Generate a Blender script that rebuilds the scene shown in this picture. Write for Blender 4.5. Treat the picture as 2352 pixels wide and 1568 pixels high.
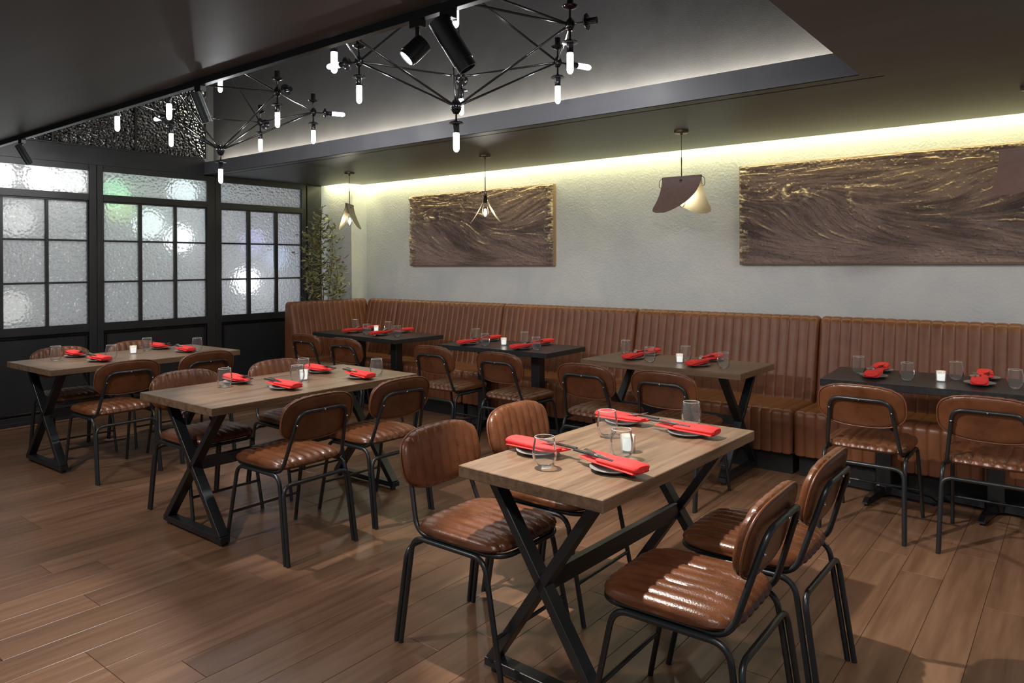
import bpy, math, random
import numpy as np
from mathutils import Vector, Matrix
from math import sin, cos, radians, pi, sqrt

for o in list(bpy.data.objects): bpy.data.objects.remove(o)
SC = bpy.context.scene
COL = SC.collection
random.seed(7); rng = np.random.default_rng(7)

# ------------------------------------------------------------------ camera
CAM_H = 1.5
F_PX, YAW, CY, ROLL, PITCH = 1663.963, 0.670305841, 608.714, -4.30672811e-3, -1.93452e-3
_fw = Vector((-sin(YAW), cos(YAW), 0)); _rt = Vector((cos(YAW), sin(YAW), 0)); _up = Vector((0, 0, 1))
FW = _fw*cos(PITCH)+_up*sin(PITCH); UPV = _up*cos(PITCH)-_fw*sin(PITCH)
RT = _rt*cos(ROLL)+UPV*sin(ROLL); UP2 = UPV*cos(ROLL)-_rt*sin(ROLL)
cd = bpy.data.cameras.new('camera'); cam = bpy.data.objects.new('camera', cd); COL.objects.link(cam)
cd.sensor_width = 36; cd.sensor_fit = 'HORIZONTAL'
cd.lens = F_PX/2352*36; cd.shift_y = (CY-784)/2352; cd.clip_start = .05
m = Matrix((RT, UP2, -FW)).transposed().to_4x4(); m.translation = Vector((0, 0, CAM_H)); cam.matrix_world = m
SC.camera = cam

# ------------------------------------------------------------------ world, exposure
w = bpy.data.worlds.new('world'); SC.world = w; w.use_nodes = True
w.node_tree.nodes['Background'].inputs[0].default_value = (.92, .95, 1, 1)
w.node_tree.nodes['Background'].inputs[1].default_value = .20
SC.view_settings.view_transform = 'Standard'; SC.view_settings.look = 'None'
SC.view_settings.exposure = 0.52; SC.view_settings.gamma = 1; SC.view_settings.use_curve_mapping = False

def light(kind, name, loc, energy, color=(1, 1, 1), aim=None, size=None, size_y=None, radius=None, angle=None, blend=.3):
    d = bpy.data.lights.new(name, kind); d.energy = energy; d.color = color
    if kind == 'AREA':
        d.shape = 'RECTANGLE'; d.size = size; d.size_y = size_y
    elif radius is not None: d.shadow_soft_size = radius
    if kind == 'SPOT': d.spot_size = radians(angle); d.spot_blend = blend
    o = bpy.data.objects.new(name, d); COL.objects.link(o); o.location = loc
    if aim is not None:
        o.rotation_euler = (Vector(aim)-Vector(loc)).to_track_quat('-Z', 'Y').to_euler()
    return o
COVE = (.97, .93, .50)
# LED strips lying in the two coves
light('AREA', 'wall_cove_led', (-3.0, 6.085, 2.60), 29, COVE, aim=(-3.0, 6.16, 2.3), size=8.6, size_y=.03)
light('AREA', 'pilaster_cove_led', (-7.52, 5.845, 2.60), 3.0, COVE, aim=(-7.52, 5.92, 2.3), size=.5, size_y=.03)
lr = light('AREA', 'return_cove_led', (-7.262, 5.97, 2.60), 1.8, COVE, aim=(-7.30, 5.97, 2.3), size=.03, size_y=.2)
light('AREA', 'recess_cove_led', (-4.3, 4.285, 2.575), 115, (1.0, .94, .74), aim=(-4.3, 4.285, 3.5), size=6.5, size_y=.03)
# added fill spots outside the view, no lamps are seen there
for q, e, t in (((-3.4, .2, 2.5), 165, (-3.6, 2.6, 0)), ((-.2, .6, 2.5), 120, (-1.0, 3.6, 0)), ((-6.0, .6, 2.5), 100, (-6.2, 2.8, 0)), ((.9, 3.6, 2.5), 90, (-.9, 4.9, .3))):
    light('SPOT', 'fill_spot', q, e, (1, .95, .9), aim=t, radius=.10, angle=95, blend=.6)
# the lit room on the other side of the frosted windows
light('AREA', 'next_room_light', (-9.6, 3.8, 1.7), 3.2, (.93, .97, 1), aim=(-7.7, 3.8, 1.5), size=4.6, size_y=1.9)
for (y, z, e, c) in ((4.93, 1.30, 5.0, (.88, .92, 1)), (4.10, 1.80, 2.6, (.9, .95, 1)), (3.76, 1.95, 2.0, (.85, .97, 1)), (4.14, 2.33, 2.2, (.80, .95, 1)),
                     (3.40, 2.26, 1.2, (.25, 1, .45)), (3.45, 2.12, .8, (.6, 1, .25)), (2.35, 2.36, 3.5, (1, 1, 1)), (2.72, 2.36, 4.0, (1, 1, 1)), (2.98, 2.36, 1.8, (1, 1, 1)),
                     (5.02, 1.78, 1.0, (.45, .45, 1)), (5.35, 1.60, .8, (.5, .65, 1)), (2.45, 1.10, .8, (1, .98, .9)), (2.50, 1.95, .9, (1, 1, .96))):
    light('POINT', 'next_room_lamp', (-8.16, y, z), e*.62, c, radius=.16)

# ------------------------------------------------------------------ materials
MATS = {}
def N(nt, t, **kw):
    n = nt.nodes.new(t)
    for k, v in kw.items():
        if k in n.inputs: n.inputs[k].default_value = v
        else: setattr(n, k, v)
    return n
def pbr(name, base, rough=.5, metal=0, spec=.5, var=None, vscale=(4, 4, 4), vdet=4, bump=0, bscale=(80, 80, 80), rand=0, coord='Object', rvar=0, coat=0):
    m = bpy.data.materials.new(name); m.use_nodes = True; nt = m.node_tree
    b = nt.nodes['Principled BSDF']
    b.inputs['Base Color'].default_value = (*base, 1); b.inputs['Roughness'].default_value = rough
    b.inputs['Metallic'].default_value = metal; b.inputs['Specular IOR Level'].default_value = spec
    b.inputs['Coat Weight'].default_value = coat
    tc = N(nt, 'ShaderNodeTexCoord'); L = nt.links.new
    out = None
    oi = N(nt, 'ShaderNodeObjectInfo') if rand else None
    def mapped(sc):
        mp = N(nt, 'ShaderNodeMapping'); mp.inputs['Scale'].default_value = sc; L(tc.outputs[coord], mp.inputs['Vector'])
        if oi:
            cmb = N(nt, 'ShaderNodeVectorMath', operation='SCALE'); cmb.inputs[0].default_value = (37, 19, 23); L(oi.outputs['Random'], cmb.inputs['Scale']); L(cmb.outputs[0], mp.inputs['Location'])
        return mp
    if var:
        mp = mapped(vscale); nz = N(nt, 'ShaderNodeTexNoise', Scale=1.0, Detail=float(vdet), Roughness=.62); L(mp.outputs[0], nz.inputs['Vector'])
        cr = N(nt, 'ShaderNodeValToRGB'); e = cr.color_ramp.elements; e[0].position = .3; e[1].position = .72
        e[0].color = (*base, 1); e[1].color = (*var, 1); L(nz.outputs['Fac'], cr.inputs['Fac']); out = cr.outputs['Color']
        if rvar:
            mr = N(nt, 'ShaderNodeMapRange'); mr.inputs['To Min'].default_value = rough-rvar; mr.inputs['To Max'].default_value = rough+rvar
            L(nz.outputs['Fac'], mr.inputs['Value']); L(mr.outputs[0], b.inputs['Roughness'])
    if rand:
        hs = N(nt, 'ShaderNodeHueSaturation'); mr = N(nt, 'ShaderNodeMapRange'); mr.inputs['To Min'].default_value = 1-rand; mr.inputs['To Max'].default_value = 1+rand
        L(oi.outputs['Random'], mr.inputs['Value']); L(mr.outputs[0], hs.inputs['Value'])
        if out: L(out, hs.inputs['Color'])
        else: hs.inputs['Color'].default_value = (*base, 1)
        out = hs.outputs['Color']
    if out: L(out, b.inputs['Base Color'])
    if bump:
        mp = mapped(bscale); nz = N(nt, 'ShaderNodeTexNoise', Scale=1.0, Detail=3.0); L(mp.outputs[0], nz.inputs['Vector'])
        bp = N(nt, 'ShaderNodeBump', Strength=bump, Distance=.004); L(nz.outputs['Fac'], bp.inputs['Height']); L(bp.outputs[0], b.inputs['Normal'])
    MATS[name] = m; return m
def emis(name, color, strength, transp=0):
    m = bpy.data.materials.new(name); m.use_nodes = True; nt = m.node_tree; nt.nodes.clear()
    o = N(nt, 'ShaderNodeOutputMaterial'); e = N(nt, 'ShaderNodeEmission'); e.inputs[0].default_value = (*color, 1); e.inputs[1].default_value = strength
    if transp:
        t = N(nt, 'ShaderNodeBsdfTransparent'); mx = N(nt, 'ShaderNodeMixShader'); mx.inputs[0].default_value = transp
        nt.links.new(e.outputs[0], mx.inputs[1]); nt.links.new(t.outputs[0], mx.inputs[2]); nt.links.new(mx.outputs[0], o.inputs[0])
    else: nt.links.new(e.outputs[0], o.inputs[0])
    MATS[name] = m; return m
def thin_glass(name, tint=(.97, .98, .98), boost=1.0, rough=.0, haze=0):
    m = bpy.data.materials.new(name); m.use_nodes = True; nt = m.node_tree; nt.nodes.clear(); L = nt.links.new
    o = N(nt, 'ShaderNodeOutputMaterial'); t = N(nt, 'ShaderNodeBsdfTransparent'); t.inputs[0].default_value = (*tint, 1)
    g = N(nt, 'ShaderNodeBsdfGlossy', Roughness=rough); fr = N(nt, 'ShaderNodeLayerWeight', Blend=.16)
    mu = N(nt, 'ShaderNodeMath', operation='MULTIPLY'); mu.inputs[1].default_value = boost; mu.use_clamp = True
    L(fr.outputs['Fresnel'], mu.inputs[0]); mx = N(nt, 'ShaderNodeMixShader'); L(mu.outputs[0], mx.inputs[0]); L(t.outputs[0], mx.inputs[1]); L(g.outputs[0], mx.inputs[2]); L(mx.outputs[0], o.inputs[0])
    if haze:
        df = N(nt, 'ShaderNodeBsdfDiffuse'); df.inputs[0].default_value = (.9, .9, .9, 1); m2 = N(nt, 'ShaderNodeMixShader'); m2.inputs[0].default_value = haze
        L(mx.outputs[0], m2.inputs[1]); L(df.outputs[0], m2.inputs[2]); L(m2.outputs[0], o.inputs[0])
    MATS[name] = m; return m

leather = pbr('brown_leather', (.084, .027, .0100), .29, spec=.5, var=(.155, .054, .022), vscale=(9, 9, 9), bump=.25, bscale=(160, 160, 160), rand=.06, rvar=.08)
pbr('banquette_leather', (.140, .047, .0185), .37, spec=.45, var=(.205, .074, .031), vscale=(7, 7, 7), bump=.2, bscale=(160, 160, 160), rand=.03, rvar=.06)
pbr('piping_leather', (.15, .054, .025), .36)
pbr('back_leather', (.130, .043, .017), .38, var=(.170, .058, .025), vscale=(12, 12, 12), bump=.2, bscale=(160, 160, 160), rand=.05)
pbr('black_metal', (.012, .014, .0155), .34, spec=.6)
pbr('black_gloss', (.010, .010, .011), .16, metal=.3, spec=.8)
pbr('black_tabletop', (.016, .017, .018), .30, var=(.030, .031, .033), vscale=(30, 4, 4), spec=.6)
pbr('table_wood', (.100, .058, .033), .38, var=(.235, .148, .090), vscale=(2.6, 34, 34), vdet=6, bump=.25, bscale=(6, 120, 120), rand=.04, rvar=.05)
pbr('floor_wood', (.128, .062, .033), .34, var=(.230, .124, .071), vscale=(22, 1.6, 10), vdet=6, bump=.18, bscale=(140, 5, 10), rand=.17, rvar=.06)
pbr('floor_gap', (.085, .045, .030), .7)
pbr('black_ceiling', (.060, .060, .058), .44, var=(.092, .090, .084), vscale=(.5, 3.2, 1), bump=.12, bscale=(3, 14, 3))
pbr('black_panel', (.024, .025, .027), .30, var=(.033, .034, .036), vscale=(3, 3, 3), spec=.5)
pbr('recess_paint', (.042, .041, .045), .34, var=(.056, .055, .058), vscale=(3, 3, 3), bump=.15, bscale=(160, 160, 160))
pbr('fascia_paint', (.13, .13, .142), .45)
pbr('plinth', (.008, .007, .007), .7)
pbr('red_napkin', (.72, .028, .026), .8, var=(.80, .040, .036), vscale=(60, 60, 60), bump=.15, bscale=(500, 500, 500))
pbr('grey_stoneware', (.27, .275, .27), .30)
pbr('steel', (.62, .62, .64), .22, metal=1)
pbr('chopstick_black', (.02, .018, .018), .45)
pbr('pendant_leather', (.175, .105, .088), .5, var=(.20, .125, .105), vscale=(30, 30, 30))
pbr('pendant_inner', (.34, .29, .18), .35, metal=.55)
pbr('brass_dark', (.16, .12, .07), .35, metal=.9)
pbr('olive_leaf', (.22, .22, .085), .5, var=(.42, .40, .20), vscale=(14, 14, 14), rand=.1)
pbr('bark', (.12, .085, .05), .8)
pbr('terracotta', (.05, .05, .05), .7)
pbr('canvas_edge', (.30, .19, .105), .7)
emis('bulb_glow', (1, 1, 1), 14, .35)
emis('spot_lens', (1, .98, .95), 14)
emis('pendant_bulb', (1, .97, .9), 7, .5)
emis('candle_glow', (1, .97, .92), 1.0)
thin_glass('tumbler_glass', boost=.8, rough=.03, haze=.018)  # small white diffuse share stands in for bright reflections
thin_glass('rim_highlight_glass', boost=1.2, rough=.08, haze=.35)  # whitish diffuse painted in for bright reflections on rim and base
thin_glass('votive_glass', (.92, .94, .95), 1.0, .12, haze=.22)
thin_glass('bulb_glass', boost=1.4, rough=.03)

# plaster
m = pbr('plaster', (.50, .505, .49), .75); nt = m.node_tree; L = nt.links.new; b = nt.nodes['Principled BSDF']
tc = N(nt, 'ShaderNodeTexCoord'); mp = N(nt, 'ShaderNodeMapping'); L(tc.outputs['Object'], mp.inputs[0])
n1 = N(nt, 'ShaderNodeTexNoise', Scale=2.2, Detail=6.0, Roughness=.6, Distortion=.5); L(mp.outputs[0], n1.inputs['Vector'])
n2 = N(nt, 'ShaderNodeTexNoise', Scale=45.0, Detail=5.0, Roughness=.65); L(mp.outputs[0], n2.inputs['Vector'])
n3 = N(nt, 'ShaderNodeTexNoise', Scale=7.0, Detail=3.0, Distortion=3.0); n3.noise_type = 'RIDGED_MULTIFRACTAL' if hasattr(n3, 'noise_type') else 'FBM'; L(mp.outputs[0], n3.inputs['Vector'])
cr = N(nt, 'ShaderNodeValToRGB'); e = cr.color_ramp.elements; e[0].color = (.58, .60, .61, 1); e[1].color = (.70, .70, .675, 1); e[0].position = .3; e[1].position = .7
L(n1.outputs['Fac'], cr.inputs[0]); L(cr.outputs[0], b.inputs['Base Color'])
def madd(a, b_, fa, fb):
    x = N(nt, 'ShaderNodeMath', operation='MULTIPLY'); x.inputs[1].default_value = fa; L(a, x.inputs[0])
    y = N(nt, 'ShaderNodeMath', operation='MULTIPLY_ADD'); y.inputs[1].default_value = fb; L(b_, y.inputs[0]); L(x.outputs[0], y.inputs[2]); return y.outputs[0]
h = madd(n2.outputs['Fac'], n3.outputs['Fac'], .45, .22); h = madd(h, n1.outputs['Fac'], 1, .7)
bp = N(nt, 'ShaderNodeBump', Strength=.75, Distance=.012); L(h, bp.inputs['Height']); L(bp.outputs[0], b.inputs['Normal'])

# pebbled frosted glass
def pebble(name, gloss_fac, tcol, rough, refr):
    m = bpy.data.materials.new(name); m.use_nodes = True; nt = m.node_tree; nt.nodes.clear(); L = nt.links.new
    o = N(nt, 'ShaderNodeOutputMaterial'); tc = N(nt, 'ShaderNodeTexCoord')
    v = N(nt, 'ShaderNodeTexVoronoi', Scale=38.0); v.feature = 'SMOOTH_F1'; v.inputs['Smoothness'].default_value = .45; L(tc.outputs['Object'], v.inputs['Vector'])
    bp = N(nt, 'ShaderNodeBump', Strength=1.0, Distance=.016); L(v.outputs['Distance'], bp.inputs['Height'])
    t = N(nt, 'ShaderNodeBsdfTranslucent'); t.inputs[0].default_value = (*tcol, 1); L(bp.outputs[0], t.inputs['Normal'])
    rf = N(nt, 'ShaderNodeBsdfRefraction', Roughness=.42, IOR=1.3); rf.inputs[0].default_value = (*tcol, 1); L(bp.outputs[0], rf.inputs['Normal'])
    m0 = N(nt, 'ShaderNodeMixShader'); m0.inputs[0].default_value = refr; L(t.outputs[0], m0.inputs[1]); L(rf.outputs[0], m0.inputs[2])
    g = N(nt, 'ShaderNodeBsdfGlossy', Roughness=rough); L(bp.outputs[0], g.inputs['Normal'])
    mx = N(nt, 'ShaderNodeMixShader'); mx.inputs[0].default_value = gloss_fac; L(m0.outputs[0], mx.inputs[1]); L(g.outputs[0], mx.inputs[2]); L(mx.outputs[0], o.inputs[0])
    MATS[name] = m
pebble('pebbled_glass', .14, (.82, .83, .82), .16, .42)
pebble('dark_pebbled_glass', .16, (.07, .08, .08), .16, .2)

# painting: gilded ridges over brown ground, colour attribute also holds darkened valleys and a painted sheen
m = pbr('impasto', (.1, .06, .04), .5); nt = m.node_tree
ca = N(nt, 'ShaderNodeVertexColor'); ca.layer_name = 'paint'; nt.links.new(ca.outputs[0], nt.nodes['Principled BSDF'].inputs['Base Color'])

# ------------------------------------------------------------------ mesh helpers
class MB:
    def __init__(s): s.v = []; s.f = []
    def add(s, vs, fs, M=None):
        o = len(s.v)
        if M is not None: vs = [tuple(M @ Vector(p)) for p in vs]
        s.v += [tuple(p) for p in vs]; s.f += [tuple(i+o for i in f) for f in fs]; return s
    def box(s, x0, x1, y0, y1, z0, z1, b=0, M=None):
        if b <= 0:
            vs = [(x, y, z) for z in (z0, z1) for y in (y0, y1) for x in (x0, x1)]
            fs = [(0, 2, 3, 1), (4, 5, 7, 6), (0, 1, 5, 4), (2, 6, 7, 3), (0, 4, 6, 2), (1, 3, 7, 5)]
            return s.add(vs, fs, M)
        X = (x0, x1); Y = (y0, y1); Z = (z0, z1); vs = []; idx = {}
        for i in (0, 1):
            for j in (0, 1):
                for k in (0, 1):
                    sx, sy, sz = (1-2*i)*b, (1-2*j)*b, (1-2*k)*b
                    idx[i, j, k, 0] = len(vs); vs.append((X[i], Y[j]+sy, Z[k]+sz))
                    idx[i, j, k, 1] = len(vs); vs.append((X[i]+sx, Y[j], Z[k]+sz))
                    idx[i, j, k, 2] = len(vs); vs.append((X[i]+sx, Y[j]+sy, Z[k]))
        I = idx; fs = []
        for i in (0, 1):
            q = [I[i, 0, 0, 0], I[i, 1, 0, 0], I[i, 1, 1, 0], I[i, 0, 1, 0]]; fs.append(q if i else q[::-1])
            q = [I[0, i, 0, 1], I[0, i, 1, 1], I[1, i, 1, 1], I[1, i, 0, 1]]; fs.append(q if i else q[::-1])
            q = [I[0, 0, i, 2], I[1, 0, i, 2], I[1, 1, i, 2], I[0, 1, i, 2]]; fs.append(q if i else q[::-1])
        def quad(a, b_, c, d, n):
            p = [Vector(vs[t]) for t in (a, b_, c)]
            if (p[1]-p[0]).cross(p[2]-p[0]).dot(n) < 0: fs.append((d, c, b_, a))
            else: fs.append((a, b_, c, d))
        for i in (0, 1):
            for j in (0, 1):
                quad(I[i, j, 0, 0], I[i, j, 1, 0], I[i, j, 1, 1], I[i, j, 0, 1], Vector((2*i-1, 2*j-1, 0)))
                quad(I[i, 0, j, 0], I[i, 1, j, 0], I[i, 1, j, 2], I[i, 0, j, 2], Vector((2*i-1, 0, 2*j-1)))
                quad(I[0, i, j, 1], I[1, i, j, 1], I[1, i, j, 2], I[0, i, j, 2], Vector((0, 2*i-1, 2*j-1)))
        for i in (0, 1):
            for j in (0, 1):
                for k in (0, 1):
                    a, b_, c = I[i, j, k, 0], I[i, j, k, 1], I[i, j, k, 2]; p = [Vector(vs[t]) for t in (a, b_, c)]
                    fs.append((a, b_, c) if (p[1]-p[0]).cross(p[2]-p[0]).dot(Vector((2*i-1, 2*j-1, 2*k-1))) > 0 else (a, c, b_))
        return s.add(vs, fs, M)
    def lathe(s, prof, n=24, M=None, cap=True):
        vs = []; fs = []
        for r, z in prof:
            for k in range(n): vs.append((r*cos(2*pi*k/n), r*sin(2*pi*k/n), z))
        for i in range(len(prof)-1):
            for k in range(n):
                a = i*n+k; b_ = i*n+(k+1) % n; fs.append((a, b_, b_+n, a+n))
        if cap:
            if prof[0][0] > 1e-6: fs.append(tuple(range(n))[::-1])
            if prof[-1][0] > 1e-6: fs.append(tuple(range((len(prof)-1)*n, len(prof)*n)))
        return s.add(vs, fs, M)
    def tube(s, pts, r, n=8, closed=False, cap=True):
        P = [Vector(p) for p in pts]; m_ = len(P); vs = []; fs = []; nrm = None
        for i in range(m_):
            if closed: t = (P[(i+1) % m_]-P[i-1])
            else: t = (P[min(i+1, m_-1)]-P[max(i-1, 0)])
            t.normalize()
            if nrm is None:
                a = Vector((0, 0, 1)) if abs(t.z) < .9 else Vector((1, 0, 0)); nrm = (a-t*a.dot(t)).normalized()
            else: nrm = (nrm-t*nrm.dot(t)).normalized()
            bi = t.cross(nrm); rr = r[i] if isinstance(r, (list, tuple)) else r
            for k in range(n): vs.append(P[i]+(nrm*cos(2*pi*k/n)+bi*sin(2*pi*k/n))*rr)
        for i in range(m_ if closed else m_-1):
            for k in range(n):
                a = i*n+k; b_ = i*n+(k+1) % n; j = ((i+1) % m_)*n
                fs.append((a, b_, j+(k+1) % n, j+k))
        if cap and not closed: fs += [tuple(range(n))[::-1], tuple(range((m_-1)*n, m_*n))]
        return s.add(vs, fs)
    def grid(s, P, flip=False):
        nu, nv = len(P), len(P[0]); vs = [tuple(p) for r in P for p in r]
        fs = [(i*nv+j, (i+1)*nv+j, (i+1)*nv+j+1, i*nv+j+1) for i in range(nu-1) for j in range(nv-1)]
        return s.add(vs, [f[::-1] for f in fs] if flip else fs)
    def build(s, name, mat, parent=None, smooth=False, loc=None, rotz=0, auto=None):
        me = bpy.data.meshes.new(name); me.from_pydata(s.v, [], s.f); me.update()
        me.materials.append(MATS[mat] if isinstance(mat, str) else mat)
        if smooth: me.polygons.foreach_set('use_smooth', [True]*len(me.polygons))
        if auto: me.set_sharp_from_angle(angle=radians(auto))
        return inst(name, me, parent, loc, rotz)
def inst(name, me, parent=None, loc=None, rotz=0):
    o = bpy.data.objects.new(name, me); COL.objects.link(o)
    if parent is not None: o.parent = parent
    if loc is not None: o.location = loc
    if rotz: o.rotation_euler = (0, 0, rotz)
    return o
def tag(o, label, cat, group=None):
    o['label'] = label; o['category'] = cat
    if group: o['group'] = group
    return o
def thing(name, label, cat, loc, rotz=0, group=None):
    o = bpy.data.objects.new(name, None); COL.objects.link(o); o.location = loc; o.rotation_euler = (0, 0, rotz); o.empty_display_size = .1
    return tag(o, label, cat, group)
def struct(o): o['kind'] = 'structure'; return o
def copy_tree(o, parent=None):
    c = o.copy(); COL.objects.link(c)
    if parent is not None: c.parent = parent
    for ch in list(o.children): copy_tree(ch, c)
    return c
def fillet(pts, r, n=6, closed=False):
    P = [Vector(p) for p in pts]; out = []; m_ = len(P)
    for i in range(m_):
        if not closed and i in (0, m_-1): out.append(P[i]); continue
        a = P[i-1]-P[i]; b_ = P[(i+1) % m_]-P[i]; ri = r[i] if isinstance(r, (list, tuple)) else r
        d = min(ri, a.length*.48, b_.length*.48)
        if d < 1e-4: out.append(P[i]); continue
        s_ = P[i]+a.normalized()*d; e_ = P[i]+b_.normalized()*d
        for k in range(n+1):
            t = k/n; out.append(s_*(1-t)**2+P[i]*2*t*(1-t)+e_*t*t)
    return out

# ================================================================== THE ROOM
WX = -7.733           # window wall plane
ZC = 2.51             # low ceiling height
RY0, RY1, RX1 = 2.075, 4.22, -.956   # ceiling recess
WY = 6.18             # plaster wall
fl = struct(MB().box(-8.2, 3.0, -1.5, 6.3, -.06, -.006).build('floor', 'floor_gap'))
PW, PL = .18, 1.22
plank_meshes = {}
def plank_mesh(l):
    k = round(l, 3)
    if k not in plank_meshes:
        me = bpy.data.meshes.new('plank'); b_ = MB().box(-PW/2+.0008, PW/2-.0008, 0, l-.0015, -.006, 0, .0012)
        me.from_pydata(b_.v, [], b_.f); me.materials.append(MATS['floor_wood']); plank_meshes[k] = me
    return plank_meshes[k]
x = WX+PW/2; ci = 0
while x < 1.0:
    ylo = .95 if x < -2.2 else (1.6 if x < -.9 else 2.1)
    y = ylo-random.choice([0, .2, .4, .6, .8, 1.0]); yhi = 5.42
    while y < yhi:
        l = min(PL, yhi-y)
        if l > .05: inst('plank', plank_mesh(l), fl, (x, y, 0))
        y += PL
    x += PW; ci += 1
# ceiling
cl = struct(MB().box(-8.2, 3.0, -1.5, RY0, ZC, ZC+.10).build('ceiling', 'black_ceiling'))
MB().box(RX1, 3.0, RY0, RY1, ZC, ZC+.10).build('ceiling_panel', 'black_ceiling', cl)
MB().box(-7.22, 3.0, RY1, 6.04, ZC, ZC+.02).build('soffit', 'black_ceiling', cl)
MB().box(WX-.02, -7.22, RY1, 5.80, ZC, ZC+.02).build('soffit', 'black_ceiling', cl)
MB().box(-8.2, 3.0, 4.34, 6.3, 2.72, 2.80).build('cove_lid', 'black_ceiling', cl)
MB().box(WX, RX1, RY1-.0015, RY1+.015, ZC, 2.648).build('fascia', 'fascia_paint', cl)
MB().box(-8.0, RX1+.1, 4.33, 4.345, ZC, 3.95).build('recess_wall', 'recess_paint', cl)
MB().box(RX1+.001, RX1+.02, RY0-.02, 4.34, ZC+.05, 3.95).build('recess_wall', 'recess_paint', cl)
MB().box(WX, RX1, RY0-.02, RY0-.001, ZC+.05, 3.95).build('recess_wall', 'recess_paint', cl)
MB().box(-8.0, RX1+.1, 1.9, 4.4, 3.95, 4.0).build('recess_ceiling', 'recess_paint', cl)
# plaster wall with pilaster
wb = struct(MB().box(-7.30, 3.0, WY, WY+.15, 0, 2.72).build('wall_back', 'plaster'))
MB().box(-8.1, -7.30, 5.935, WY+.15, 0, 2.72).build('pilaster', 'plaster', wb)

# window wall ---------------------------------------------------------------
wl = struct(MB().box(WX-.10, WX, 1.70, 4.33, 2.504, 2.672).build('wall_left', 'black_panel'))
MB().box(WX-.10, WX, 4.22, 5.80, 2.504, ZC+.02).build('header', 'black_panel', wl)
MB().box(WX-.10, WX, 5.585, 5.80, 0, ZC).build('end_panel', 'black_panel', wl)
MB().box(WX-.09, WX-.012, 5.572, 5.585, 0, ZC).build('shadow_gap', 'plinth', wl)
MB().box(WX-.10, WX, -1.5, 1.835, 0, 3.95).build('side_panel', 'black_panel', wl)
MB().box(WX-.10, WX, 4.255, 4.345, 2.672, 3.95).build('corner_post', 'black_panel', wl)
MB().box(-10.2, WX-.1, 1.2, 6.0, 2.62, 2.68).build('light_blocking_slab', 'black_ceiling', wl)  # unseen slab added to keep next-room light off the upper panes
struct(MB().box(WX, WX+.012, 1.835, 4.8, 0, .055, .003).build('baseboard_left', 'black_panel'))
struct(MB().box(WX+.012, WX+.030, 1.835, 4.8, 0, .018, .004).build('trim_1', 'floor_wood'))
def window(name, y0, y1, cols):
    r = bpy.data.objects.new(name, None); COL.objects.link(r); r.location = (WX, (y0+y1)/2, 0); struct(r); yc = (y0+y1)/2
    def bar(nm, a, b_, z0, z1, d0=-.06, d1=.0, bev=.003, mat='black_panel'):
        return MB().box(d0, d1, a-yc, b_-yc, z0, z1, bev).build(nm, mat, r)
    g0, g1 = cols[0][0], cols[-1][1]
    bar('stile', y0+.002, g0-.012, 0, 2.504); bar('stile', g1+.012, y1-.002, 0, 2.504)
    bar('rail', g0-.012, g1+.012, 2.442, 2.504); bar('rail', g0-.012, g1+.012, 2.145, 2.212); bar('rail', g0-.012, g1+.012, .845, .925); bar('rail', g0-.012, g1+.012, 0, .10)
    # sash step
    for a, b_ in ((g0-.012, g0), (g1, g1+.012)): bar('sash_edge', a, b_, .925, 2.145, -.055, -.012)
    bar('sash_edge', g0, g1, 2.130, 2.145, -.055, -.012)
    zs = [(.925, 1.326), (1.344, 1.738), (1.756, 2.130)]
    for z in (1.335, 1.747): bar('muntin', g0, g1, z-.009, z+.009, -.045, -.010)
    for a, b_ in zip(cols[:-1], cols[1:]): bar('mullion', a[1], b_[0], .925, 2.130, -.048, -.006)
    def pane(nm, a, b_, z0, z1):
        MB().add([(-.029, a-yc, z0), (-.029, b_-yc, z0), (-.029, b_-yc, z1), (-.029, a-yc, z1)], [(0, 1, 2, 3)]).build(nm, 'pebbled_glass', r)
    pane('transom_pane', g0-.012, g1+.012, 2.212, 2.442)
    for a, b_ in cols:
        for z0, z1 in zs: pane('pane', a, b_, z0, z1)
    # panelled dado
    bar('dado_panel', g0-.012, g1+.012, .10, .845, -.05, -.022, 0)
    mo = MB()
    for (a, b_, z0, z1) in ((g0-.005, g1+.005, .815, .840), (g0-.005, g1+.005, .105, .130), (g0-.005, g0+.020, .13, .815), (g1-.020, g1+.005, .13, .815)):
        mo.box(-.022, -.004, a-yc, b_-yc, z0, z1, .006)
    mo.build('panel_moulding', 'black_gloss', r)
    return r
window('window_1', 1.835, 3.093, [(1.924, 2.266), (2.295, 2.637), (2.666, 3.008)])
window('window_2', 3.093, 4.351, [(3.166, 3.503), (3.539, 3.876), (3.910, 4.238)])
window('window_3', 4.351, 5.572, [(4.431, 4.749), (4.794, 5.117), (5.165, 5.491)])
r = bpy.data.objects.new('window_4', None); COL.objects.link(r); r.location = (WX, 3.0, 2.672); struct(r)
MB().box(-.06, .0, -1.2, 1.255, 0, .02, .003).build('rail', 'black_panel', r)
MB().box(-.06, .0, -1.2, 1.255, 1.22, 1.278, .003).build('rail', 'black_panel', r)
for a, b_ in ((-1.2, -.305), (-.283, .470), (.492, 1.240)):
    MB().box(-.034, -.028, a, b_, .02, 1.22).build('pane', 'dark_pebbled_glass', r)
for c in (-.294, .481): MB().box(-.055, -.008, c-.011, c+.011, .02, 1.22, .003).build('mullion', 'black_panel', r)
MB().box(-.055, .0, 1.240, 1.255, .02, 1.22, .003).build('mullion', 'black_panel', r)

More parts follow.
